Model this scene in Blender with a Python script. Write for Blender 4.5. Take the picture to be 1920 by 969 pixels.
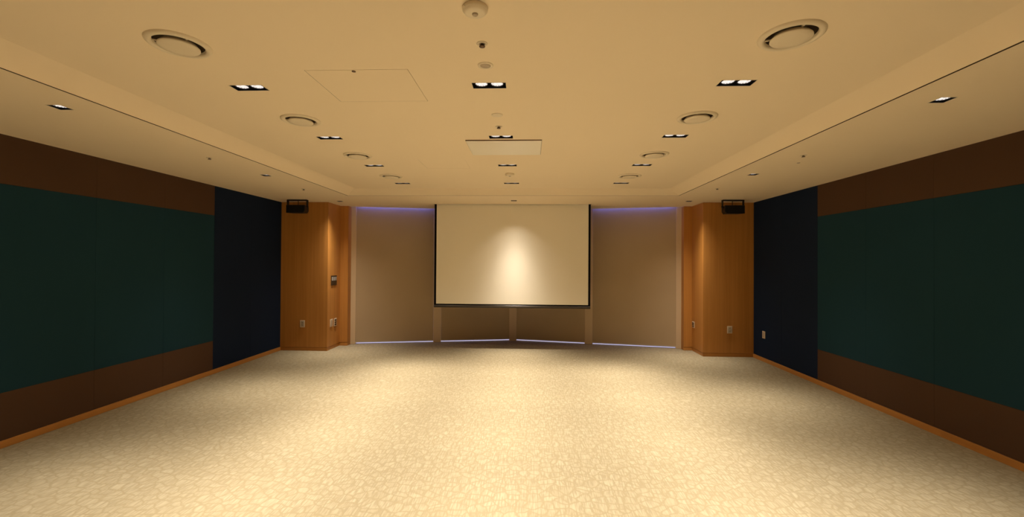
import bpy, math, random
from mathutils import Matrix, Vector

for o in list(bpy.data.objects):
    bpy.data.objects.remove(o)
scene = bpy.context.scene
COL = scene.collection
PI = math.pi
random.seed(7)

# ------------------------------------------------------------------ camera, sky, exposure
CAM_POS = (0.31, 0.0, 1.625)
cam_data = bpy.data.cameras.new('camera')
cam_data.sensor_width = 36.0
cam_data.sensor_fit = 'HORIZONTAL'
cam_data.lens = 15.436
cam_data.clip_start = 0.05
cam = bpy.data.objects.new('camera', cam_data)
COL.objects.link(cam)
RGT = Vector((0.9991757, 0.04011076, 0.00624931))
UPV = Vector((-0.0058794, -0.00933342, 0.99993916))
FWD = Vector((-0.04016664, 0.99915165, 0.0090899))
cam.matrix_world = Matrix(((RGT.x, UPV.x, -FWD.x, CAM_POS[0]),
                           (RGT.y, UPV.y, -FWD.y, CAM_POS[1]),
                           (RGT.z, UPV.z, -FWD.z, CAM_POS[2]),
                           (0, 0, 0, 1)))
scene.camera = cam

world = bpy.data.worlds.new('dusk_sky')
scene.world = world
world.use_nodes = True
wb = world.node_tree.nodes['Background']
wb.inputs['Color'].default_value = (0.74, 0.67, 0.92, 1)
wb.inputs['Strength'].default_value = 1.1

vs = scene.view_settings
vs.view_transform = 'Standard'
vs.look = 'None'
vs.gamma = 1.0
vs.use_curve_mapping = False
vs.exposure = 0.0

LAMP_COLOR = (1.0, 0.90, 0.76)
TWIN_POWER = 355.0        # watts of each bulb of a twin downlight
SINGLE_POWER = 315.0       # watts of each single downlight on the lower ceiling band
WASH_POWER = 440.0        # the lamp in front of the screen

# ------------------------------------------------------------------ room measures (metres)
WX = 4.22                 # side walls
Y_BACK = -1.7             # wall behind the viewpoint
YP = 7.83                 # front of the oak pillars
PX = 3.35                 # inner edge of the pillars
H = 2.70                  # lower ceiling band
HT = 2.80                 # raised middle of the ceiling
TX = 2.66                 # half width of the raised tray at its lower rim
TUX = 2.50                # half width at its upper rim
TY1, TUY1 = 7.05, 6.95    # far rim, lower and upper
TY0, TUY0 = -0.95, -0.85
VX, VY, VS = -0.03, 9.15, 0.20      # window front: a shallow V with its fold here
VA = math.atan(VS)
LX = (-1.60, 0.035, 1.645)          # lamp rows

# ------------------------------------------------------------------ helpers
class MB:
    def __init__(s):
        s.v = []; s.f = []; s.smooth = []
    def face(s, pts, smooth=False):
        n = len(s.v); s.v += [tuple(p) for p in pts]
        s.f.append(tuple(range(n, n + len(pts)))); s.smooth.append(smooth)
        return s
    def box(s, x0, x1, y0, y1, z0, z1):
        n = len(s.v)
        s.v += [(x0,y0,z0),(x1,y0,z0),(x1,y1,z0),(x0,y1,z0),(x0,y0,z1),(x1,y0,z1),(x1,y1,z1),(x0,y1,z1)]
        for q in ((0,3,2,1),(4,5,6,7),(0,1,5,4),(1,2,6,5),(2,3,7,6),(3,0,4,7)):
            s.f.append(tuple(n + i for i in q)); s.smooth.append(False)
        return s
    def prism(s, poly, z0, z1):
        """poly: counter-clockwise (x, y)"""
        n = len(s.v); k = len(poly)
        s.v += [(x, y, z0) for x, y in poly] + [(x, y, z1) for x, y in poly]
        s.f.append(tuple(n + i for i in reversed(range(k)))); s.smooth.append(False)
        s.f.append(tuple(n + k + i for i in range(k))); s.smooth.append(False)
        for i in range(k):
            j = (i + 1) % k
            s.f.append((n+i, n+j, n+k+j, n+k+i)); s.smooth.append(False)
        return s
    def prism_x(s, poly, x0, x1):
        """poly: (y, z) outline swept along x"""
        n = len(s.v); k = len(poly)
        s.v += [(x0, y, z) for y, z in poly] + [(x1, y, z) for y, z in poly]
        s.f.append(tuple(n + i for i in reversed(range(k)))); s.smooth.append(False)
        s.f.append(tuple(n + k + i for i in range(k))); s.smooth.append(False)
        for i in range(k):
            j = (i + 1) % k
            s.f.append((n+i, n+j, n+k+j, n+k+i)); s.smooth.append(False)
        return s
    def lathe(s, prof, seg=32, c=(0,0,0), smooth=True, close=False):
        """prof: list of (r, z); axis z"""
        n = len(s.v)
        for r, z in prof:
            for i in range(seg):
                a = 2*PI*i/seg
                s.v.append((c[0] + r*math.cos(a), c[1] + r*math.sin(a), c[2] + z))
        m = len(prof)
        for k in range(m - 1 + (1 if close else 0)):
            k2 = (k + 1) % m
            for i in range(seg):
                j = (i + 1) % seg
                s.f.append((n+k*seg+i, n+k*seg+j, n+k2*seg+j, n+k2*seg+i)); s.smooth.append(smooth)
        return s
    def disc(s, r, z, seg=32, c=(0,0,0), down=True):
        pts = [(c[0] + r*math.cos(2*PI*i/seg), c[1] + r*math.sin(2*PI*i/seg), c[2] + z) for i in range(seg)]
        return s.face(pts[::-1] if down else pts)
    def build(s, name, mat, parent=None, loc=(0,0,0), rot=(0,0,0), bevel=0, fix=True):
        me = bpy.data.meshes.new(name)
        me.from_pydata(s.v, [], s.f)
        me.polygons.foreach_set('use_smooth', s.smooth)
        me.update()
        if fix:
            import bmesh
            b = bmesh.new(); b.from_mesh(me)
            bmesh.ops.remove_doubles(b, verts=b.verts, dist=1e-5)
            bmesh.ops.recalc_face_normals(b, faces=b.faces)
            b.to_mesh(me); b.free()
        me.materials.append(mat)
        o = bpy.data.objects.new(name, me)
        COL.objects.link(o)
        o.location = loc; o.rotation_euler = rot
        if parent is not None: o.parent = parent
        if bevel:
            m = o.modifiers.new('bevel', 'BEVEL'); m.width = bevel; m.segments = 2
            m.limit_method = 'ANGLE'
        return o

def tag(o, label=None, cat=None, group=None, kind=None):
    if label: o['label'] = label
    if cat: o['category'] = cat
    if group: o['group'] = group
    if kind: o['kind'] = kind
    return o
def thing(name, label, cat, loc=(0,0,0), rot=(0,0,0), group=None):
    o = bpy.data.objects.new(name, None)
    o.empty_display_size = 0.05
    COL.objects.link(o)
    o.location = loc; o.rotation_euler = rot
    return tag(o, label, cat, group)
def copy_tree(root, parent=None):
    c = root.copy(); COL.objects.link(c)
    if parent is not None:
        c.parent = parent
    for ch in list(root.children):
        copy_tree(ch, c)
    return c

# ------------------------------------------------------------------ materials
def new_mat(name):
    m = bpy.data.materials.new(name); m.use_nodes = True
    nt = m.node_tree
    b = nt.nodes['Principled BSDF']
    return m, nt, b
def N(nt, t, **kw):
    n = nt.nodes.new(t)
    for k, v in kw.items(): setattr(n, k, v)
    return n
def L(nt, a, b): nt.links.new(a, b)
def rgba(c): return (c[0], c[1], c[2], 1)
def math_n(nt, op, a=None, b=None, clamp=False):
    n = N(nt, 'ShaderNodeMath', operation=op); n.use_clamp = clamp
    for i, v in enumerate((a, b)):
        if v is None: continue
        if isinstance(v, (int, float)): n.inputs[i].default_value = v
        else: L(nt, v, n.inputs[i])
    return n.outputs[0]
def mix_col(nt, fac, a, b, blend='MIX'):
    n = N(nt, 'ShaderNodeMix', data_type='RGBA', blend_type=blend)
    for sock, v in ((n.inputs[0], fac), (n.inputs[6], a), (n.inputs[7], b)):
        if isinstance(v, (int, float)): sock.default_value = v
        elif isinstance(v, tuple): sock.default_value = rgba(v)
        else: L(nt, v, sock)
    return n.outputs[2]

def plain(name, col, rough=0.6, metal=0.0, spec=0.3, vary=0.0, scale=8.0, bump=0.0, bscale=200.0):
    m, nt, b = new_mat(name)
    b.inputs['Roughness'].default_value = rough
    b.inputs['Metallic'].default_value = metal
    b.inputs['Specular IOR Level'].default_value = spec
    tc = N(nt, 'ShaderNodeTexCoord')
    if vary:
        nz = N(nt, 'ShaderNodeTexNoise'); nz.inputs['Scale'].default_value = scale
        nz.inputs['Detail'].default_value = 3
        L(nt, tc.outputs['Object'], nz.inputs['Vector'])
        c0 = tuple(x*(1-vary) for x in col); c1 = tuple(min(1, x*(1+vary)) for x in col)
        L(nt, mix_col(nt, nz.outputs['Fac'], c0, c1), b.inputs['Base Color'])
    else:
        b.inputs['Base Color'].default_value = rgba(col)
    if bump:
        nb = N(nt, 'ShaderNodeTexNoise'); nb.inputs['Scale'].default_value = bscale
        L(nt, tc.outputs['Object'], nb.inputs['Vector'])
        bp = N(nt, 'ShaderNodeBump'); bp.inputs['Strength'].default_value = bump
        bp.inputs['Distance'].default_value = 0.002
        L(nt, nb.outputs['Fac'], bp.inputs['Height']); L(nt, bp.outputs['Normal'], b.inputs['Normal'])
    return m

def fabric(name, col, weave=700.0):
    """woven wall cloth: fine crossed threads and faint tone drift"""
    m, nt, b = new_mat(name)
    b.inputs['Roughness'].default_value = 0.95
    b.inputs['Specular IOR Level'].default_value = 0.1
    tc = N(nt, 'ShaderNodeTexCoord')
    mp = N(nt, 'ShaderNodeMapping'); mp.inputs['Scale'].default_value = (1, 1, 0.25)
    L(nt, tc.outputs['Object'], mp.inputs['Vector'])
    nz = N(nt, 'ShaderNodeTexNoise'); nz.inputs['Scale'].default_value = weave; nz.inputs['Detail'].default_value = 2
    L(nt, mp.outputs['Vector'], nz.inputs['Vector'])
    n2 = N(nt, 'ShaderNodeTexNoise'); n2.inputs['Scale'].default_value = 1.6
    L(nt, tc.outputs['Object'], n2.inputs['Vector'])
    f = math_n(nt, 'ADD', math_n(nt, 'MULTIPLY', nz.outputs['Fac'], 0.7), math_n(nt, 'MULTIPLY', n2.outputs['Fac'], 0.3))
    L(nt, mix_col(nt, f, tuple(x*0.8 for x in col), tuple(x*1.2 for x in col)), b.inputs['Base Color'])
    bp = N(nt, 'ShaderNodeBump'); bp.inputs['Strength'].default_value = 0.15; bp.inputs['Distance'].default_value = 0.001
    L(nt, nz.outputs['Fac'], bp.inputs['Height']); L(nt, bp.outputs['Normal'], b.inputs['Normal'])
    return m

def wood(name, c0, c1, axis='z', rough=0.42):
    """straight-grained oak veneer, grain along the given axis"""
    m, nt, b = new_mat(name)
    b.inputs['Roughness'].default_value = rough
    b.inputs['Specular IOR Level'].default_value = 0.35
    tc = N(nt, 'ShaderNodeTexCoord')
    sc = {'x': (0.35, 22, 22), 'y': (22, 0.35, 22), 'z': (22, 22, 0.35)}[axis]
    mp = N(nt, 'ShaderNodeMapping'); mp.inputs['Scale'].default_value = sc
    L(nt, tc.outputs['Object'], mp.inputs['Vector'])
    n1 = N(nt, 'ShaderNodeTexNoise'); n1.inputs['Scale'].default_value = 1.0; n1.inputs['Detail'].default_value = 5
    n1.inputs['Distortion'].default_value = 0.4
    L(nt, mp.outputs['Vector'], n1.inputs['Vector'])
    mp2 = N(nt, 'ShaderNodeMapping'); mp2.inputs['Scale'].default_value = tuple(x*8 for x in sc)
    L(nt, tc.outputs['Object'], mp2.inputs['Vector'])
    n2 = N(nt, 'ShaderNodeTexNoise'); n2.inputs['Scale'].default_value = 1.0; n2.inputs['Detail'].default_value = 2
    L(nt, mp2.outputs['Vector'], n2.inputs['Vector'])
    f = math_n(nt, 'ADD', math_n(nt, 'MULTIPLY', n1.outputs['Fac'], 0.65), math_n(nt, 'MULTIPLY', n2.outputs['Fac'], 0.35))
    rp = N(nt, 'ShaderNodeValToRGB')
    rp.color_ramp.elements[0].position = 0.32; rp.color_ramp.elements[0].color = rgba(c0)
    rp.color_ramp.elements[1].position = 0.68; rp.color_ramp.elements[1].color = rgba(c1)
    L(nt, f, rp.inputs['Fac']); L(nt, rp.outputs['Color'], b.inputs['Base Color'])
    bp = N(nt, 'ShaderNodeBump'); bp.inputs['Strength'].default_value = 0.05; bp.inputs['Distance'].default_value = 0.001
    L(nt, n2.outputs['Fac'], bp.inputs['Height']); L(nt, bp.outputs['Normal'], b.inputs['Normal'])
    return m

def carpet_mat():
    """cream loop carpet: pebble-like cells outlined in beige, fine ribs along the room"""
    m, nt, b = new_mat('carpet')
    b.inputs['Roughness'].default_value = 0.95
    b.inputs['Specular IOR Level'].default_value = 0.08
    tc = N(nt, 'ShaderNodeTexCoord')
    nd = N(nt, 'ShaderNodeTexNoise'); nd.inputs['Scale'].default_value = 12.0; nd.inputs['Detail'].default_value = 2
    L(nt, tc.outputs['Object'], nd.inputs['Vector'])
    wob = N(nt, 'ShaderNodeMix', data_type='VECTOR'); wob.inputs[0].default_value = 0.065
    L(nt, tc.outputs['Object'], wob.inputs[4]); L(nt, nd.outputs['Color'], wob.inputs[5])
    mp = N(nt, 'ShaderNodeMapping'); mp.inputs['Scale'].default_value = (1.0, 1.15, 1.0)
    L(nt, wob.outputs[1], mp.inputs['Vector'])
    vo = N(nt, 'ShaderNodeTexVoronoi', feature='DISTANCE_TO_EDGE'); vo.voronoi_dimensions = '2D'
    vo.inputs['Scale'].default_value = 12.5
    vo.inputs['Randomness'].default_value = 1.0
    L(nt, mp.outputs['Vector'], vo.inputs['Vector'])
    edge = N(nt, 'ShaderNodeMapRange', interpolation_type='SMOOTHSTEP'); edge.inputs['From Min'].default_value = 0.0; edge.inputs['From Max'].default_value = 0.17
    L(nt, vo.outputs['Distance'], edge.inputs['Value'])
    # each cell has its own slight tone
    vc = N(nt, 'ShaderNodeTexVoronoi', feature='F1'); vc.voronoi_dimensions = '2D'
    vc.inputs['Scale'].default_value = 12.5; vc.inputs['Randomness'].default_value = 1.0
    L(nt, mp.outputs['Vector'], vc.inputs['Vector'])
    sep = N(nt, 'ShaderNodeSeparateColor'); L(nt, vc.outputs['Color'], sep.inputs['Color'])
    # ribs: loops run along the room, each rib broken into short dashes
    mr = N(nt, 'ShaderNodeMapping'); mr.inputs['Scale'].default_value = (95, 9, 1)
    L(nt, tc.outputs['Object'], mr.inputs['Vector'])
    nr = N(nt, 'ShaderNodeTexNoise'); nr.inputs['Scale'].default_value = 1.0; nr.inputs['Detail'].default_value = 1
    L(nt, mr.outputs['Vector'], nr.inputs['Vector'])
    rib = N(nt, 'ShaderNodeMapRange'); rib.inputs['From Min'].default_value = 0.36; rib.inputs['From Max'].default_value = 0.62
    L(nt, nr.outputs['Fac'], rib.inputs['Value'])
    cell = mix_col(nt, sep.outputs['Red'], (0.368, 0.310, 0.202), (0.398, 0.340, 0.228))
    ribbed = mix_col(nt, rib.outputs['Result'], (0.245, 0.198, 0.118), cell)
    ribmix = mix_col(nt, 0.62, cell, ribbed)
    col = mix_col(nt, edge.outputs['Result'], (0.300, 0.246, 0.150), ribmix)
    L(nt, col, b.inputs['Base Color'])
    hgt = math_n(nt, 'ADD', edge.outputs['Result'], math_n(nt, 'MULTIPLY', rib.outputs['Result'], 0.5))
    bp = N(nt, 'ShaderNodeBump'); bp.inputs['Strength'].default_value = 0.25; bp.inputs['Distance'].default_value = 0.003
    L(nt, hgt, bp.inputs['Height']); L(nt, bp.outputs['Normal'], b.inputs['Normal'])
    return m

def emitter(name, col, strength):
    """lit face of a reflector lamp: faceted, so brighter and duller patches"""
    m, nt, b = new_mat(name)
    tc = N(nt, 'ShaderNodeTexCoord')
    vo = N(nt, 'ShaderNodeTexVoronoi'); vo.inputs['Scale'].default_value = 75.0
    L(nt, tc.outputs['Object'], vo.inputs['Vector'])
    sep = N(nt, 'ShaderNodeSeparateColor'); L(nt, vo.outputs['Color'], sep.inputs['Color'])
    mr = N(nt, 'ShaderNodeMapRange'); mr.inputs['To Min'].default_value = strength*0.45; mr.inputs['To Max'].default_value = strength*1.3
    L(nt, sep.outputs['Red'], mr.inputs['Value'])
    b.inputs['Base Color'].default_value = (0.5, 0.5, 0.5, 1)
    b.inputs['Emission Color'].default_value = rgba(col)
    L(nt, mr.outputs['Result'], b.inputs['Emission Strength'])
    m.cycles.emission_sampling = 'NONE'
    return m

def glass_mat():
    m = bpy.data.materials.new('window_glass'); m.use_nodes = True
    nt = m.node_tree; nt.nodes.clear()
    out = N(nt, 'ShaderNodeOutputMaterial')
    t = N(nt, 'ShaderNodeBsdfTransparent'); t.inputs['Color'].default_value = (0.9, 0.92, 0.95, 1)
    g = N(nt, 'ShaderNodeBsdfGlossy'); g.inputs['Roughness'].default_value = 0.02
    mx = N(nt, 'ShaderNodeMixShader'); mx.inputs[0].default_value = 0.08
    L(nt, t.outputs[0], mx.inputs[1]); L(nt, g.outputs[0], mx.inputs[2]); L(nt, mx.outputs[0], out.inputs[0])
    return m

M = {
    'ceiling': plain('ceiling_paint', (0.89, 0.745, 0.545), 0.9, spec=0.1, vary=0.015, scale=1.5),
    'fitting': plain('cream_plastic', (0.80, 0.69, 0.52), 0.5, spec=0.3),
    'cavity': plain('dark_cavity', (0.10, 0.07, 0.045), 0.9, spec=0.05),
    'gap': plain('gap_shade', (0.10, 0.07, 0.04), 0.9, spec=0.05),  # dark colour stands in for the shade inside ceiling gaps and recesses
    'carpet': carpet_mat(),
    'oak': wood('oak_veneer', (0.46, 0.195, 0.042), (0.58, 0.265, 0.064)),
    'oak_y': wood('oak_skirting_along', (0.46, 0.195, 0.042), (0.58, 0.265, 0.064), 'y'),
    'oak_x': wood('oak_skirting_across', (0.46, 0.195, 0.042), (0.58, 0.265, 0.064), 'x'),
    'teal': fabric('teal_cloth', (0.014, 0.046, 0.068)),
    'brown': fabric('brown_cloth', (0.092, 0.050, 0.030)),
    'navy': fabric('navy_cloth', (0.0110, 0.0200, 0.047)),
    'blind': fabric('blind_cloth', (0.50, 0.385, 0.25), 900),
    'post': plain('post_paint', (0.68, 0.52, 0.34), 0.5, spec=0.3),
    'alu': plain('brushed_aluminium', (0.62, 0.60, 0.60), 0.35, metal=0.8),
    'black': plain('black_plastic', (0.008, 0.007, 0.006), 0.45, spec=0.4),
    'blackmatt': plain('black_matt', (0.006, 0.005, 0.005), 0.8, spec=0.1),
    'grille': plain('speaker_grille', (0.010, 0.009, 0.008), 0.7, spec=0.2, bump=0.6, bscale=600),
    'screen': plain('screen_cloth', (0.92, 0.85, 0.71), 0.85, spec=0.1),
    'bar': plain('screen_bar', (0.05, 0.038, 0.028), 0.3, spec=0.5),
    'ivory': plain('ivory_plastic', (0.72, 0.60, 0.46), 0.4, spec=0.4),
    'ivory2': plain('ivory_insert', (0.52, 0.42, 0.31), 0.45, spec=0.4),
    'grey': plain('grey_button', (0.40, 0.38, 0.36), 0.4, spec=0.4),
    'brownplate': plain('bronze_plate', (0.05, 0.03, 0.015), 0.4, spec=0.4),
    'liftpanel': plain('lift_panel', (0.86, 0.80, 0.68), 0.35, spec=0.4),
    'edgeshade': plain('panel_edge_shade', (0.16, 0.09, 0.045), 0.6, spec=0.2),
    'bronze': plain('sprinkler_metal', (0.16, 0.10, 0.06), 0.35, metal=0.7),
    'slab': plain('structure', (0.3, 0.27, 0.23), 0.9),
    'backwall': wood('oak_back', (0.30, 0.145, 0.045), (0.42, 0.22, 0.07)),
    'glass': glass_mat(),
    'lamp': emitter('lamp_face', (1.0, 0.93, 0.89), 0.85),
}

# ------------------------------------------------------------------ floor
def vline(x, off=0.0): return VY - VS*abs(x - VX) + off
xe = 3.45
floor = MB().prism([(-WX-0.1, Y_BACK-0.1), (WX+0.1, Y_BACK-0.1), (WX+0.1, 8.60), (xe, vline(xe, .08)),
                    (VX, vline(VX, .08)), (-xe, vline(-xe, .08)), (-WX-0.1, 8.60)], -0.12, 0.0).build('floor', M['carpet'])
tag(floor, kind='structure')

# ------------------------------------------------------------------ side walls with cloth panels
Z0, Z1, ZT1, ZT2 = 0.065, H, 0.475, 2.275
GAP = 0.0007
seams = [YP, 6.98, 6.13] + [6.13 - 0.86*k for k in range(1, 12)]
def side_wall(side):
    nm = 'left' if side < 0 else 'right'
    s = side
    xi, xo = s*(WX+0.02), s*(WX+0.14)
    w = MB().box(min(xi, xo), max(xi, xo), Y_BACK-0.1, 8.74, 0.0, 2.98).build('wall_'+nm, M['slab'])
    tag(w, kind='structure')
    xa, xb = sorted((s*WX, s*(WX+0.02)))
    for k in range(len(seams)-1):
        y1, y0 = seams[k], max(seams[k+1], Y_BACK)
        if y1 <= Y_BACK + 0.05: break
        if k < 2:
            MB().box(xa, xb, y0+GAP, y1-GAP, Z0, Z1).build('navy_panel', M['navy'], w, bevel=0.001)
        else:
            MB().box(xa, xb, y0+GAP, y1-GAP, Z0, ZT1-GAP).build('brown_panel', M['brown'], w, bevel=0.001)
            MB().box(xa, xb, y0+GAP, y1-GAP, ZT1+GAP, ZT2-GAP).build('teal_panel', M['teal'], w, bevel=0.001)
            MB().box(xa, xb, y0+GAP, y1-GAP, ZT2+GAP, Z1).build('brown_panel', M['brown'], w, bevel=0.001)
    xb0, xb1 = sorted((s*(WX-0.012), s*(WX+0.02)))
    bb = MB().box(xb0, xb1, Y_BACK, YP, 0.0, Z0-0.002).build('baseboard_'+nm, M['oak_y'], bevel=0.003)
    tag(bb, kind='structure')
side_wall(-1); side_wall(1)

wb_ = MB().box(-WX-0.02, WX+0.02, Y_BACK-0.12, Y_BACK, 0, 2.98).build('wall_back', M['backwall'])
tag(wb_, kind='structure')

# ------------------------------------------------------------------ oak pillars
def pillar(side, label):
    s = side
    t = thing('oak_pillar', label, 'pillar', (s*(PX+WX)/2, YP, 0), group='oak pillars flanking the windows')
    ox, oy = s*(PX+WX)/2, YP
    def bx(name, x0, x1, y0, y1, z0, z1, mat, bev=0.0015):
        a, b = sorted((s*x0, s*x1))
        return MB().box(a-ox, b-ox, y0-oy, y1-oy, z0, z1).build(name, M[mat], t, bevel=bev)
    zs = 0.060
    bx('core', PX+0.02, WX+0.02, YP+0.02, 8.74, 0, H, 'slab', 0)
    bx('jamb_core', 3.22, PX+0.02, 8.38, 8.74, 0, H, 'slab', 0)
    bx('front_panel', PX, WX, YP, YP+0.02, zs+.004, H, 'oak')
    bx('side_panel', PX, PX+0.02, YP+0.02, 8.36, zs+.004, H, 'oak')
    bx('jamb_panel', 3.20, PX+0.02, 8.36, 8.38, zs+.004, H, 'oak')
    bx('reveal_panel', 3.20, 3.22, 8.38, 8.70, 0, H, 'oak')
    bx('skirting', PX+0.004, WX, YP+.004, YP+0.02, 0, zs, 'oak_x')
    bx('skirting', PX+0.004, PX+0.02, YP+0.02, 8.36, 0, zs, 'oak_y')
    bx('skirting', 3.20, PX+0.02, 8.364, 8.38, 0, zs, 'oak_x')
    return t
pillar(-1, 'oak veneer pillar at the left, carrying the dark triple switch plate')
pillar(1, 'oak veneer pillar at the right, without a switch plate')

# ------------------------------------------------------------------ ceiling
def sheet(x0, x1, y0, y1, z, rects=(), circles=(), inside=None):
    """flat ceiling sheet with rectangular and round openings"""
    mb = MB()
    rs = list(rects) + [(cx-1.3*r, cx+1.3*r, cy-1.3*r, cy+1.3*r) for cx, cy, r in circles]
    xs = sorted(set([x0, x1] + [v for r in rs for v in r[:2] if x0 < v < x1]))
    ys = sorted(set([y0, y1] + [v for r in rs for v in r[2:] if y0 < v < y1]))
    for i in range(len(xs)-1):
        for j in range(len(ys)-1):
            mx, my = (xs[i]+xs[i+1])/2, (ys[j]+ys[j+1])/2
            if any(r[0] < mx < r[1] and r[2] < my < r[3] for r in rs): continue
            if inside and not inside(mx, my): continue
            mb.face([(xs[i],ys[j],z),(xs[i],ys[j+1],z),(xs[i+1],ys[j+1],z),(xs[i+1],ys[j],z)])
    seg = 40
    for cx, cy, r in circles:
        q = 1.3*r
        ring = []
        for k in range(seg):
            a = 2*PI*k/seg; c, s_ = math.cos(a), math.sin(a)
            d = q/max(abs(c), abs(s_))
            ring.append(((cx+r*c, cy+r*s_, z), (cx+d*c, cy+d*s_, z)))
        for k in range(seg):
            a, b = ring[k], ring[(k+1) % seg]
            mb.face([a[0], b[0], b[1], a[1]])
        # close the mitres at the four corners of the square
    return mb

TWIN_W, TWIN_D = 0.222, 0.094
SING = 0.098
twin_y = [6.50, 5.30, 4.10, 2.90, 1.70, 0.50]
twin_pos = [(x, y) for x in LX for y in twin_y]
diff_y = [5.95, 4.78, 3.57, 2.30, 1.10, -0.10]
diff_pos = [(x, y) for x in (LX[0], LX[2]) for y in diff_y]
sing_pos = [(x, y) for x in (-3.01, 2.99) for y in (5.38, 2.96, 0.55)] + [(-3.09, 7.72), (3.05, 7.68)] + [(0.03, 7.62)]
RD = 0.118
hatch = (-1.085, -0.440, 2.640, 3.170)
hatch2 = (-0.98, -0.44, 4.99, 5.46)
lift = (-0.318, 0.422, 4.19, 4.775)

r_up = [(x-TWIN_W/2, x+TWIN_W/2, y-TWIN_D/2, y+TWIN_D/2) for x, y in twin_pos] + [hatch, hatch2, lift]
c_up = [(x, y, RD) for x, y in diff_pos]
ceil = sheet(-TUX, TUX, TUY0, TUY1, HT, r_up, c_up).build('ceiling', M['ceiling'])
tag(ceil, kind='structure')

# lower band, with a shadow gap towards the cove
g = 0.016
r_s = [(x-SING/2, x+SING/2, y-SING/2, y+SING/2) for x, y in sing_pos]
SCR_Y = 8.10
r_s += [(-1.475, 1.44, SCR_Y-0.02, SCR_Y+0.02)]
SL = (-2.80, 2.78, 8.328, 8.342)
r_s += [SL]
tray = (-TX-g, TX+g, TY0-g, TY1+g)
soff = sheet(-WX-0.02, WX+0.02, Y_BACK, 8.36, H, r_s + [tray])
# last strip follows the window front
q = -0.055
soff.face([(-3.2, 8.36, H), (-3.2, vline(-3.2, q), H), (VX, vline(VX, q), H), (VX, 8.36, H)])
soff.face([(VX, 8.36, H), (VX, vline(VX, q), H), (3.2, vline(3.2, q), H), (3.2, 8.36, H)])
soff = tag(soff.build('ceiling_lower_band', M['ceiling']), kind='structure')

# sloping cove between the raised tray and the lower band
def cove(name, a0, b0, a1, b1):
    """a: lower edge ends, b: upper edge ends; a soft roll at the top"""
    mb = MB(); K = 7
    def P(lo, hi, t):
        e = 1 - (1-t)**1.35
        return (lo[0] + (hi[0]-lo[0])*t, lo[1] + (hi[1]-lo[1])*t, H + (HT-H)*e)
    for k in range(K):
        t0, t1 = k/K, (k+1)/K
        mb.face([P(a0, b0, t0), P(a1, b1, t0), P(a1, b1, t1), P(a0, b0, t1)], True)
    return mb.build(name, M['ceiling'], soff)
A = [(-TX, TY0), (TX, TY0), (TX, TY1), (-TX, TY1)]
B = [(-TUX, TUY0), (TUX, TUY0), (TUX, TUY1), (-TUX, TUY1)]
for k in range(4):
    cove('cove', A[k], B[k], A[(k+1) % 4], B[(k+1) % 4])

gp = MB()
zt = H + 0.028
gp.box(-TX-g-.004, -TX+.002, TY0-g, TY1+g, zt, zt+.004).box(TX-.002, TX+g+.004, TY0-g, TY1+g, zt, zt+.004)
gp.box(-TX-g, TX+g, TY1-.002, TY1+g+.004, zt, zt+.004).box(-TX-g, TX+g, TY0-g-.004, TY0+.002, zt, zt+.004)
for xx in (-TX-g, TX+g): gp.face([(xx, TY0-g, H), (xx, TY1+g, H), (xx, TY1+g, zt), (xx, TY0-g, zt)])
gp.face([(-TX-g, TY1+g, H), (TX+g, TY1+g, H), (TX+g, TY1+g, zt), (-TX-g, TY1+g, zt)])
gp.face([(-TX-g, TY0-g, H), (TX+g, TY0-g, H), (TX+g, TY0-g, zt), (-TX-g, TY0-g, zt)])
gp.build('shadow_gap', M['gap'], soff, fix=False)
# boxes above the two slots of the far band
MB().box(SL[0], SL[1], SL[2], SL[3], H+.001, H+.06).build('slot_trough', M['gap'], soff)  # dark underside closes the slot in place of the shade within
# head of the windows, above the blinds
hd = MB()
for s in (-1, 1):
    pts = [(VX, vline(VX, q)), (s*3.2, vline(s*3.2, q)), (s*3.2, vline(s*3.2, .13)), (VX, vline(VX, .13))]
    hd.face([(x, y, H+0.10) for x, y in pts])
    hd.face([(pts[0][0], pts[0][1], H), (pts[1][0], pts[1][1], H), (pts[1][0], pts[1][1], H+.10), (pts[0][0], pts[0][1], H+.10)])
hd.build('blind_pocket', M['ceiling'], soff, fix=False)
# roof slab closing the void
slab = MB().prism([(-WX-0.14, Y_BACK-0.12), (WX+0.14, Y_BACK-0.12), (WX+0.14, 8.74), (3.3, vline(3.3, .16)), (VX, vline(VX, .16)),
            (-3.3, vline(-3.3, .16)), (-WX-0.14, 8.74)], 2.98, 3.08).build('ceiling_slab', M['slab'])
tag(slab, kind='structure')

# ------------------------------------------------------------------ windows, posts, blinds
def vspan(side, x0, x1, t0, t1, z0, z1):
    """box along one leg of the V, in the leg's own axes"""
    a, b = sorted((side*x0/math.cos(VA), side*x1/math.cos(VA)))
    return MB().box(a, b, t0, t1, z0, z1)
OUTL, OUTR = (1.60, 3.08), (1.60, 3.14); INN = (0.075, 1.45)
spans = [(-1, OUTL), (-1, INN), (1, INN), (1, OUTR)]
for i, (s, (a, b)) in enumerate(spans):
    rz = -s*VA
    w = vspan(s, a-0.02, b+0.02, 0.055, 0.075, -0.04, 0.0).build('window_%d' % (i+1), M['alu'], loc=(VX, VY, 0), rot=(0, 0, rz))
    tag(w, kind='structure')
    vspan(s, a-0.02, b+0.02, 0.060, 0.066, 0.0, H+0.10).build('pane', M['glass'], w)
    vspan(s, a-0.02, b+0.02, 0.055, 0.075, H+0.04, H+0.10).build('head_rail', M['alu'], w)
posts = [(-1, 1.45, 1.60), (1, 1.45, 1.60), (-1, 3.08, 3.24), (1, 3.14, 3.24)]
for i, (s, a, b) in enumerate(posts):
    p = vspan(s, a, b, -0.012, 0.12, 0, H+0.10).build('trim_%d' % (i+1), M['post'], loc=(VX, VY, 0), rot=(0, 0, -s*VA), bevel=0.004)
    tag(p, kind='structure')
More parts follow.
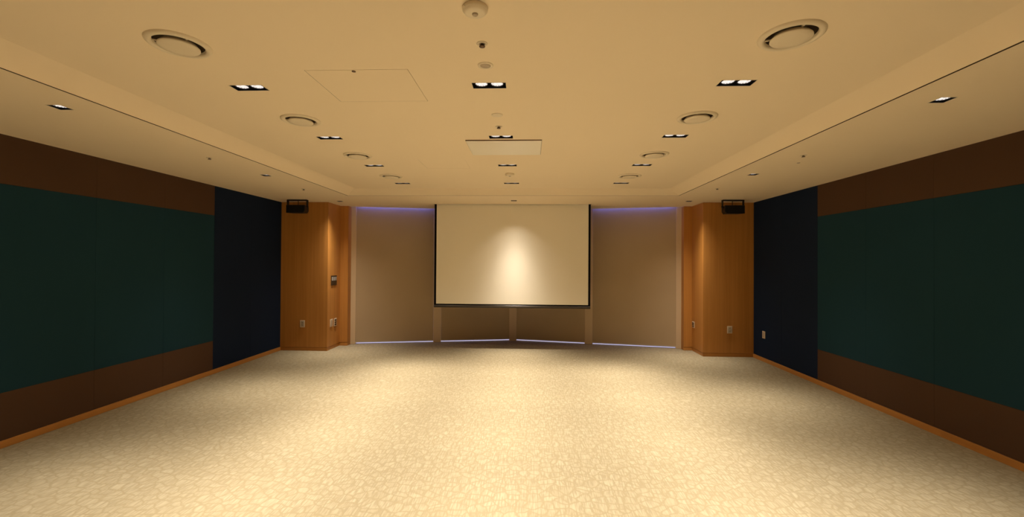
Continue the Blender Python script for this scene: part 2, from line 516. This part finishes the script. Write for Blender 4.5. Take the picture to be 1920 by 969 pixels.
p = MB().prism([(-0.075, -0.035), (0.075, -0.035), (0.075, 0.11), (-0.075, 0.11)], 0, H+0.10).build('trim_5', M['post'], loc=(VX, VY, 0), bevel=0.004)
tag(p, kind='structure')

blind_labels = ['grey roller blind filling the window beside the left oak pillar',
                'grey roller blind left of centre, mostly hidden behind the projection screen',
                'grey roller blind right of centre, mostly hidden behind the projection screen',
                'grey roller blind filling the window beside the right oak pillar']
for i, (s, (a, b)) in enumerate(spans):
    t = thing('roller_blind', blind_labels[i], 'blind', (VX, VY, 0), (0, 0, -s*VA), 'roller blinds across the windows')
    e = 0.0005
    vspan(s, a+e, b-e, -0.001, 0.002, 0.046, H+0.04).build('blind_cloth', M['blind'], t)
    vspan(s, a+e, b-e, -0.007, 0.008, 0.029, 0.047).build('bottom_bar', M['alu'], t, bevel=0.003)
    a2, b2 = sorted((s*(a+e)/math.cos(VA), s*(b-e)/math.cos(VA)))
    r = MB().lathe([(0.022, 0), (0.022, b2-a2)], 20).disc(0.022, 0, 20).disc(0.022, b2-a2, 20, down=False)
    r.build('roller_tube', M['alu'], t, loc=(a2, 0.018, H+0.05), rot=(0, PI/2, 0))
    # dusk light slipping in over the roller
    ld = bpy.data.lights.new('daylight', 'AREA'); ld.shape = 'RECTANGLE'
    ld.size = (b2-a2)*0.96; ld.size_y = 0.03
    ld.color = (0.10, 0.15, 1.0); ld.energy = 2.8 if b > 2 else 0.1
    lo = bpy.data.objects.new('daylight_above_blind', ld); COL.objects.link(lo)
    lo.parent = t; lo.location = ((a2+b2)/2, -0.030, H+0.09)

# ------------------------------------------------------------------ projection screen
SX0, SX1, SZ = -1.462, 1.425, 0.785
scr = thing('projection_screen', 'large white projection screen with black border hanging before the windows', 'screen', ((SX0+SX1)/2, SCR_Y, SZ))
ox, oz = (SX0+SX1)/2, SZ
hw = (SX1-SX0)/2; bw = 0.040; zt = H + 0.06
MB().box(-hw+bw, hw-bw, -.001, .001, 0.068, zt-oz).build('screen_cloth', M['screen'], scr)
MB().box(-hw, -hw+bw, -.0012, .0012, 0.0, zt-oz).build('black_border', M['blackmatt'], scr)
MB().box(hw-bw, hw, -.0012, .0012, 0.0, zt-oz).build('black_border', M['blackmatt'], scr)
MB().box(-hw+bw, hw-bw, -.0012, .0012, 0.04, 0.068).build('black_border', M['blackmatt'], scr)
MB().prism_x([(-.016, .012), (-.010, 0), (.010, 0), (.016, .012), (.016, .034), (.010, .046), (-.010, .046), (-.016, .034)], -hw, hw).build('bottom_bar', M['bar'], scr, bevel=0.003)
MB().box(-hw-.01, hw+.01, -.02, .02, H+.06-oz, H+.12-oz).build('housing', M['blackmatt'], scr)

# ------------------------------------------------------------------ downlights
def lamp_light(parent, loc, power, spread=98, peak=9.0, color=LAMP_COLOR):
    ld = bpy.data.lights.new('lamp_beam', 'SPOT')
    ld.energy = power; ld.color = color
    ld.spot_size = math.radians(spread); ld.spot_blend = 0.5
    ld.shadow_soft_size = 0.025
    ld.use_nodes = True                      # photometric curve of a reflector lamp: bright core, soft skirt
    nt = ld.node_tree
    em = nt.nodes['Emission']
    tc = N(nt, 'ShaderNodeTexCoord')
    sp = N(nt, 'ShaderNodeSeparateXYZ'); L(nt, tc.outputs['Normal'], sp.inputs[0])
    z = math_n(nt, 'ABSOLUTE', sp.outputs['Z'])
    f = math_n(nt, 'ADD', math_n(nt, 'MULTIPLY', math_n(nt, 'POWER', z, peak), 0.98), 0.02)
    L(nt, f, em.inputs['Strength'])
    o = bpy.data.objects.new('lamp_beam', ld); COL.objects.link(o)
    o.parent = parent; o.location = loc
    return o
def downlight_parts(t, w, d, bulbs, power, peak):
    h = 0.075; th = 0.002
    hs = MB()
    x, y = w/2, d/2
    hs.face([(-x,-y,0),(x,-y,0),(x,-y,h),(-x,-y,h)]).face([(-x,y,0),(x,y,0),(x,y,h),(-x,y,h)])
    hs.face([(-x,-y,0),(-x,y,0),(-x,y,h),(-x,-y,h)]).face([(x,-y,0),(x,y,0),(x,y,h),(x,-y,h)])
    hs.face([(-x,-y,h),(x,-y,h),(x,y,h),(-x,y,h)])
    hs.build('housing', M['blackmatt'], t, fix=False)
    fr = MB(); e = 0.003; z0 = -0.0015
    fr.box(-x-e, x+e, -y-e, -y, z0, 0.001).box(-x-e, x+e, y, y+e, z0, 0.001)
    fr.box(-x-e, -x, -y, y, z0, 0.001).box(x, x+e, -y, y, z0, 0.001)
    fr.build('frame', M['fitting'], t)
    for bx in bulbs:
        # faceted reflector dish with the lamp face inside
        c = MB().lathe([(0.0395, 0.011), (0.041, 0.013), (0.035, 0.029), (0.023, 0.043), (0.010, 0.049)], 14, (0,0,0), smooth=False)
        c.disc(0.010, 0.049, 14)
        b = c.build('reflector', M['lamp'], t, loc=(bx, 0, 0))
        MB().lathe([(0.0400, 0.009), (0.0440, 0.009), (0.0440, 0.015), (0.0400, 0.015)], 28, close=True).build('ring', M['black'], b)
        lo = lamp_light(t, (bx, 0, -0.004), power, peak=peak)
        if len(bulbs) == 2:                  # the two lamps of a twin lean slightly apart
            lo.rotation_euler = (0, -math.copysign(math.radians(4.5), bx), 0)
def proto_twin():
    t = thing('twin_downlight', 'x', 'ceiling light', group='twin downlights of the raised ceiling')
    downlight_parts(t, TWIN_W, TWIN_D, (-0.052, 0.052), TWIN_POWER, 23.0)
    return t
def proto_single(power, peak):
    t = thing('single_downlight', 'x', 'ceiling light', group='single downlights of the lower ceiling band')
    downlight_parts(t, SING, SING, (0.0,), power, peak)
    return t
rowname = ['left row', 'middle row', 'right row']
ordn = ['farthest', 'second farthest', 'second nearest', 'nearest']
tw = proto_twin(); first = True
for i, x in enumerate(LX):
    for j, y in enumerate(twin_y):
        o = tw if first else copy_tree(tw); first = False
        o.location = (x, y, HT)
        if j < 4:
            o['label'] = 'black twin downlight in the raised ceiling, %s of the %s' % (ordn[j], rowname[i])
        else:
            o['label'] = 'black twin downlight above the viewpoint, %s of the %s there' % (['rear one', 'front one'][5-j], rowname[i])
for k, (x, y) in enumerate(sing_pos):
    if k == len(sing_pos)-1:
        o = proto_single(WASH_POWER, 22.0)
        [c for c in o.children if c.type == 'LIGHT'][0].rotation_euler = (math.radians(4), 0, 0)   # tilted to the screen
        o['label'] = 'small square downlight in the ceiling right above the projection screen'
    else:
        o = proto_single(SINGLE_POWER, 17.0)
        side = 'left' if x < 0 else 'right'
        j = 0 if y > 7 else (0, 5.38, 2.96, 0.55).index(y)
        o['label'] = ['small square downlight in the lower ceiling beside the %s oak pillar',
                      'small square downlight halfway along the lower ceiling over the %s wall',
                      'nearest small square downlight in the lower ceiling over the %s wall',
                      'small square downlight over the %s wall just above the viewpoint',
                      'small square downlight over the %s wall far behind the viewpoint'][j] % side
    o.location = (x, y, H)

# ------------------------------------------------------------------ round air diffusers
def proto_diffuser():
    t = thing('air_diffuser', 'x', 'vent', group='round air diffusers in two rows')
    MB().lathe([(RD, 0.012), (RD+.001, -0.006), (RD+.006, -0.013), (RD+.016, -0.016), (RD+.026, -0.013), (0.152, -0.006), (0.154, 0.0)], 48).build('flange', M['fitting'], t)
    MB().lathe([(RD, 0.004), (0.105, 0.06)], 48).disc(0.105, 0.06, 48).build('throat', M['cavity'], t)
    MB().lathe([(0.082, 0.002), (0.097, -0.014), (0.098, -0.019), (0.094, -0.023), (0.060, -0.026), (0.0, -0.0265)], 48).build('centre_disc', M['fitting'], t)
    for k in range(3):
        a = 2*PI*k/3 + 0.5
        MB().box(0.084, RD, -0.004, 0.004, -0.004, 0.002).build('spoke', M['fitting'], t, rot=(0, 0, a))
    return t
df = proto_diffuser(); first = True
dn = ['farthest', 'second farthest', 'second nearest', 'nearest']
for i, x in enumerate((LX[0], LX[2])):
    for j, y in enumerate(diff_y):
        o = df if first else copy_tree(df); first = False
        o.location = (x, y, HT); o.rotation_euler = (0, 0, 0.35*j + 1.1*i)
        if j < 4:
            o['label'] = 'round cream air diffuser, %s of the four in the %s row' % (dn[j], ('left', 'right')[i])
        else:
            o['label'] = 'round cream air diffuser above the viewpoint, %s of the %s row there' % (['rear one', 'front one'][5-j], ('left', 'right')[i])

# ------------------------------------------------------------------ hatches and lift panel
def hatch_obj(rc, name, label, cat, gap, drop, mat, latch=None):
    x0, x1, y0, y1 = rc
    cx, cy = (x0+x1)/2, (y0+y1)/2; w, d = (x1-x0)/2, (y1-y0)/2
    t = thing(name, label, cat, (cx, cy, HT))
    b = MB(); h = 0.05
    b.face([(-w,-d,0),(w,-d,0),(w,-d,h),(-w,-d,h)]).face([(-w,d,0),(w,d,0),(w,d,h),(-w,d,h)])
    b.face([(-w,-d,0),(-w,d,0),(-w,d,h),(-w,-d,h)]).face([(w,-d,0),(w,d,0),(w,d,h),(w,-d,h)])
    b.face([(-w,-d,h),(w,-d,h),(w,d,h),(-w,d,h)])
    b.build('recess', M['gap'], t, fix=False)
    MB().box(-w+gap, w-gap, -d+gap, d-gap, -drop, 0.012).build('panel', mat, t)
    return t, w, d
t, w, d = hatch_obj(hatch, 'access_hatch', 'flush square access hatch in the ceiling beside the left downlight row', 'hatch', 0.0025, 0.0005, M['ceiling'])
MB().lathe([(0.012, 0.0), (0.012, -0.004), (0.004, -0.006), (0.0, -0.006)], 16).build('latch', M['bronze'], t, loc=(-0.02, -d+0.02, 0))
hatch_obj(hatch2, 'access_hatch', 'faint flush access hatch in the ceiling beyond the pale lift panel', 'hatch', 0.0012, 0.0, M['ceiling'])
t, w, d = hatch_obj(lift, 'projector_lift', 'pale rectangular lowered panel of the projector lift in the ceiling', 'ceiling panel', 0.0025, 0.003, M['liftpanel'])
MB().box(-w+.004, w-.004, -d-.001, -d+.005, -0.009, 0.006).build('edge_shade', M['edgeshade'], t)  # dark brown strip puts the shade of the near edge into the colour

# ------------------------------------------------------------------ detectors, sprinklers, discs
def detector(x, y, label):
    t = thing('smoke_detector', label, 'smoke detector', (x, y, HT), group='smoke detectors')
    MB().lathe([(0.056, 0.0), (0.058, -0.003), (0.058, -0.016), (0.054, -0.019)], 36).build('base', M['fitting'], t)
    MB().lathe([(0.054, -0.019), (0.050, -0.026), (0.042, -0.030), (0.022, -0.031), (0.0, -0.031)], 36).build('cover', M['fitting'], t)
    MB().lathe([(0.014, -0.030), (0.013, -0.036), (0.010, -0.039), (0.0, -0.039)], 20).build('sensor_cap', M['ivory2'], t)
    MB().lathe([(0.003, 0.0), (0.003, -0.003), (0.0, -0.003)], 10).build('indicator', M['black'], t, loc=(-0.040, -0.042, -0.014), rot=(PI/2, 0, 0))
    return t
detector(0.052, 2.005, 'domed cream smoke detector nearest the viewer on the raised ceiling')
detector(0.041, 5.80, 'domed cream smoke detector near the far end of the raised ceiling')

def sprinkler(x, y, z, label):
    t = thing('sprinkler', label, 'sprinkler', (x, y, z), group='ceiling sprinklers')
    MB().lathe([(0.030, 0.0), (0.030, -0.002), (0.013, -0.005), (0.013, 0.0)], 24).build('escutcheon', M['fitting'], t)
    MB().lathe([(0.009, 0.0), (0.009, -0.008), (0.006, -0.010), (0.0, -0.010)], 16).build('nozzle', M['bronze'], t)
    f = MB()
    for s in (-1, 1): f.box(s*0.009-.0015, s*0.009+.0015, -.002, .002, -0.016, -0.006)
    f.build('yoke', M['bronze'], t)
    MB().lathe([(0.0, -0.015), (0.016, -0.015), (0.016, -0.018), (0.0, -0.018)], 18).build('deflector', M['bronze'], t)
    return t
sprinkler(0.048, 2.34, HT, 'small dark sprinkler head just beyond the nearest smoke detector')
sprinkler(0.036, 3.78, HT, 'small dark sprinkler head just before the projector lift panel')
sprinkler(-3.04, 4.45, H, 'small sprinkler head over the left wall, nearer of the two')
sprinkler(-3.06, 6.40, H, 'small sprinkler head over the left wall, farther of the two')
sprinkler(3.00, 4.43, H, 'small sprinkler head over the right wall, nearer of the two')
sprinkler(2.98, 6.37, H, 'small sprinkler head over the right wall, farther of the two')

t = thing('ceiling_speaker', 'small round speaker with grey grille before the nearest middle downlight', 'speaker', (0.04, 2.60, HT))
MB().lathe([(0.031, -0.003), (0.034, -0.006), (0.046, -0.004), (0.047, 0.0)], 36).build('rim', M['fitting'], t)
MB().lathe([(0.0, -0.004), (0.031, -0.004), (0.031, 0.0)], 36).build('grille', M['ivory2'], t)
t = thing('cover_plate', 'faint round cream cover plate beyond the nearest middle downlight', 'cover plate', (0.044, 3.48, HT))
MB().lathe([(0.045, 0.0), (0.045, -0.003), (0.042, -0.005), (0.0, -0.005)], 36).build('plate', M['fitting'], t)
MB().lathe([(0.002, -0.005), (0.002, -0.0065), (0.0, -0.0065)], 8).build('screw', M['fitting'], t)
t = thing('cover_plate', 'tiny round cover plate in the lower ceiling over the right wall', 'cover plate', (3.15, 4.76, H))
MB().lathe([(0.016, 0.0), (0.016, -0.003), (0.013, -0.005), (0.0, -0.005)], 20).build('plate', M['ivory2'], t)
MB().lathe([(0.002, -0.005), (0.002, -0.0065), (0.0, -0.0065)], 8).build('screw', M['bronze'], t)

# ------------------------------------------------------------------ corner loudspeakers
def speaker(side, label):
    s = side
    x = 3.72 if s > 0 else -3.754
    t = thing('loudspeaker', label, 'speaker', (x, 7.52, H), group='black loudspeakers under the far ceiling corners')
    w = 0.176
    # U bracket under the ceiling
    br = MB().box(-w, w, -0.03, 0.03, -0.018, 0.0)
    br.box(-w, -w+.008, -0.03, 0.03, -0.14, -0.018).box(w-.008, w, -0.03, 0.03, -0.14, -0.018)
    br.build('bracket', M['black'], t, bevel=0.002)
    # cabinet: tapered towards the rear, one lower corner cut back
    c = 0.030
    lo, hi = -0.236, -0.098
    a, b = -w+.010, w-.010
    if s > 0: poly = [(a+c, lo), (b, lo), (b, hi), (a, hi), (a, lo+c*1.3)]
    else: poly = [(a, lo), (b-c, lo), (b, lo+c*1.3), (b, hi), (a, hi)]
    n = len(poly)
    mb = MB()
    mb.v = [(px, -0.075, pz) for px, pz in poly] + [(px*0.8, 0.13, pz*0.9 - 0.015) for px, pz in poly]
    mb.f = [tuple(range(n)), tuple(range(2*n-1, n-1, -1))] + [(i, i+n, (i+1) % n + n, (i+1) % n) for i in range(n)]
    mb.smooth = [False]*(n+2)
    mb.build('cabinet', M['black'], t, bevel=0.006)
    gm = MB()
    cxx = sum(p[0] for p in poly)/n; czz = (lo+hi)/2
    pf = [(cxx + (px-cxx)*0.93, czz + (pz-czz)*0.9) for px, pz in poly]
    gm.v = [(px, -0.082, pz) for px, pz in pf] + [(px, -0.074, pz) for px, pz in pf]
    gm.f = [tuple(range(n)), tuple(range(2*n-1, n-1, -1))] + [(i, i+n, (i+1) % n + n, (i+1) % n) for i in range(n)]
    gm.smooth = [False]*(n+2)
    gm.build('grille', M['grille'], t, bevel=0.003)
    MB().lathe([(0.0, 0), (0.012, 0), (0.012, 0.012), (0.0, 0.012)], 16).build('knob', M['black'], t, loc=(-w-.012, 0, -0.115), rot=(0, PI/2, 0))
    MB().lathe([(0.0, 0), (0.012, 0), (0.012, 0.012), (0.0, 0.012)], 16).build('knob', M['black'], t, loc=(w, 0, -0.115), rot=(0, PI/2, 0))
    MB().lathe([(0.006, -0.10), (0.006, -0.018)], 10).build('cable', M['black'], t, loc=(0.0, 0.02, 0))
speaker(-1, 'black loudspeaker on a U bracket before the left oak pillar')
speaker(1, 'black loudspeaker on a U bracket before the right oak pillar')

# ------------------------------------------------------------------ sockets and switches
def plate(name, label, cat, loc, rotz, w, h, kind, mat='ivory', group=None):
    """plate in its own x-z plane, facing -y"""
    t = thing(name, label, cat, loc, (0, 0, rotz), group)
    MB().box(-w/2, w/2, -0.009, 0.0, -h/2, h/2).build('plate', M[mat], t, bevel=0.003)
    if kind == 'socket':
        MB().box(-w*.33, w*.33, -0.0095, -0.008, -h*.40, h*.40).build('insert', M['ivory2'], t, bevel=0.0005)
        for z in (-h*.2, h*.2):
            sk = MB().lathe([(0.021, 0.0), (0.021, 0.002), (0.018, 0.002), (0.017, 0.0006), (0.0, 0.0006)], 24).build('socket', M['ivory2'], t, loc=(0, -0.0095, z), rot=(PI/2, 0, 0))
            for x in (-0.009, 0.009):
                MB().lathe([(0.0035, 0), (0.0035, 0.0014), (0, 0.0014)], 10).build('pin_hole', M['black'], sk, loc=(x, 0, 0))
    elif kind == 'switch':
        MB().box(-w*.33, w*.33, -0.0125, -0.008, -h*.38, h*.38).build('rocker', M['ivory2'], t, bevel=0.002)
    elif kind == 'data':
        for z in (-h*.27, 0, h*.27):
            MB().box(-w*.34, w*.34, -0.0125, -0.008, z-h*.09, z+h*.09).build('port', M['brownplate'], t, bevel=0.001)
    elif kind == 'triple':
        for x in (-w*.30, 0, w*.30):
            k = MB().box(x-w*.10, x+w*.10, -0.013, -0.008, -h*.02, h*.34).build('button', M['grey'], t, bevel=0.002)
            MB().box(x-w*.10, x+w*.10, -0.011, -0.008, -h*.40, -h*.16).build('label_strip', M['brownplate'], t, bevel=0.001)
    return t
sw, sh = 0.088, 0.128
plate('wall_socket', 'ivory double socket low on the front of the left oak pillar', 'socket', (-3.807, YP, 0.489), 0, sw, sh, 'socket', group='wall sockets')
plate('wall_socket', 'ivory double socket low on the front of the right oak pillar', 'socket', (3.808, YP, 0.475), 0, sw, sh, 'socket', group='wall sockets')
plate('blank_plate', 'pale plate low on the inner side of the left oak pillar, nearer one', 'plate', (-PX, 7.985, 0.488), PI/2, 0.100, 0.140, 'switch')
plate('data_outlet', 'dark-slotted data outlet low on the inner side of the left pillar', 'socket', (-PX, 8.150, 0.480), PI/2, 0.110, 0.145, 'data')
plate('data_outlet', 'dark-slotted data outlet low on the inner side of the right pillar', 'socket', (PX, 8.27, 0.495), -PI/2, 0.110, 0.115, 'data')
plate('switch_panel', 'dark triple switch panel at hand height on the left oak pillar', 'switch', (-PX, 8.075, 1.270), PI/2, 0.235, 0.185, 'triple', 'brownplate')
plate('wall_switch', 'ivory switch plate low on the navy panel of the right wall', 'switch', (WX, 7.49, 0.447), -PI/2, 0.085, 0.120, 'switch')
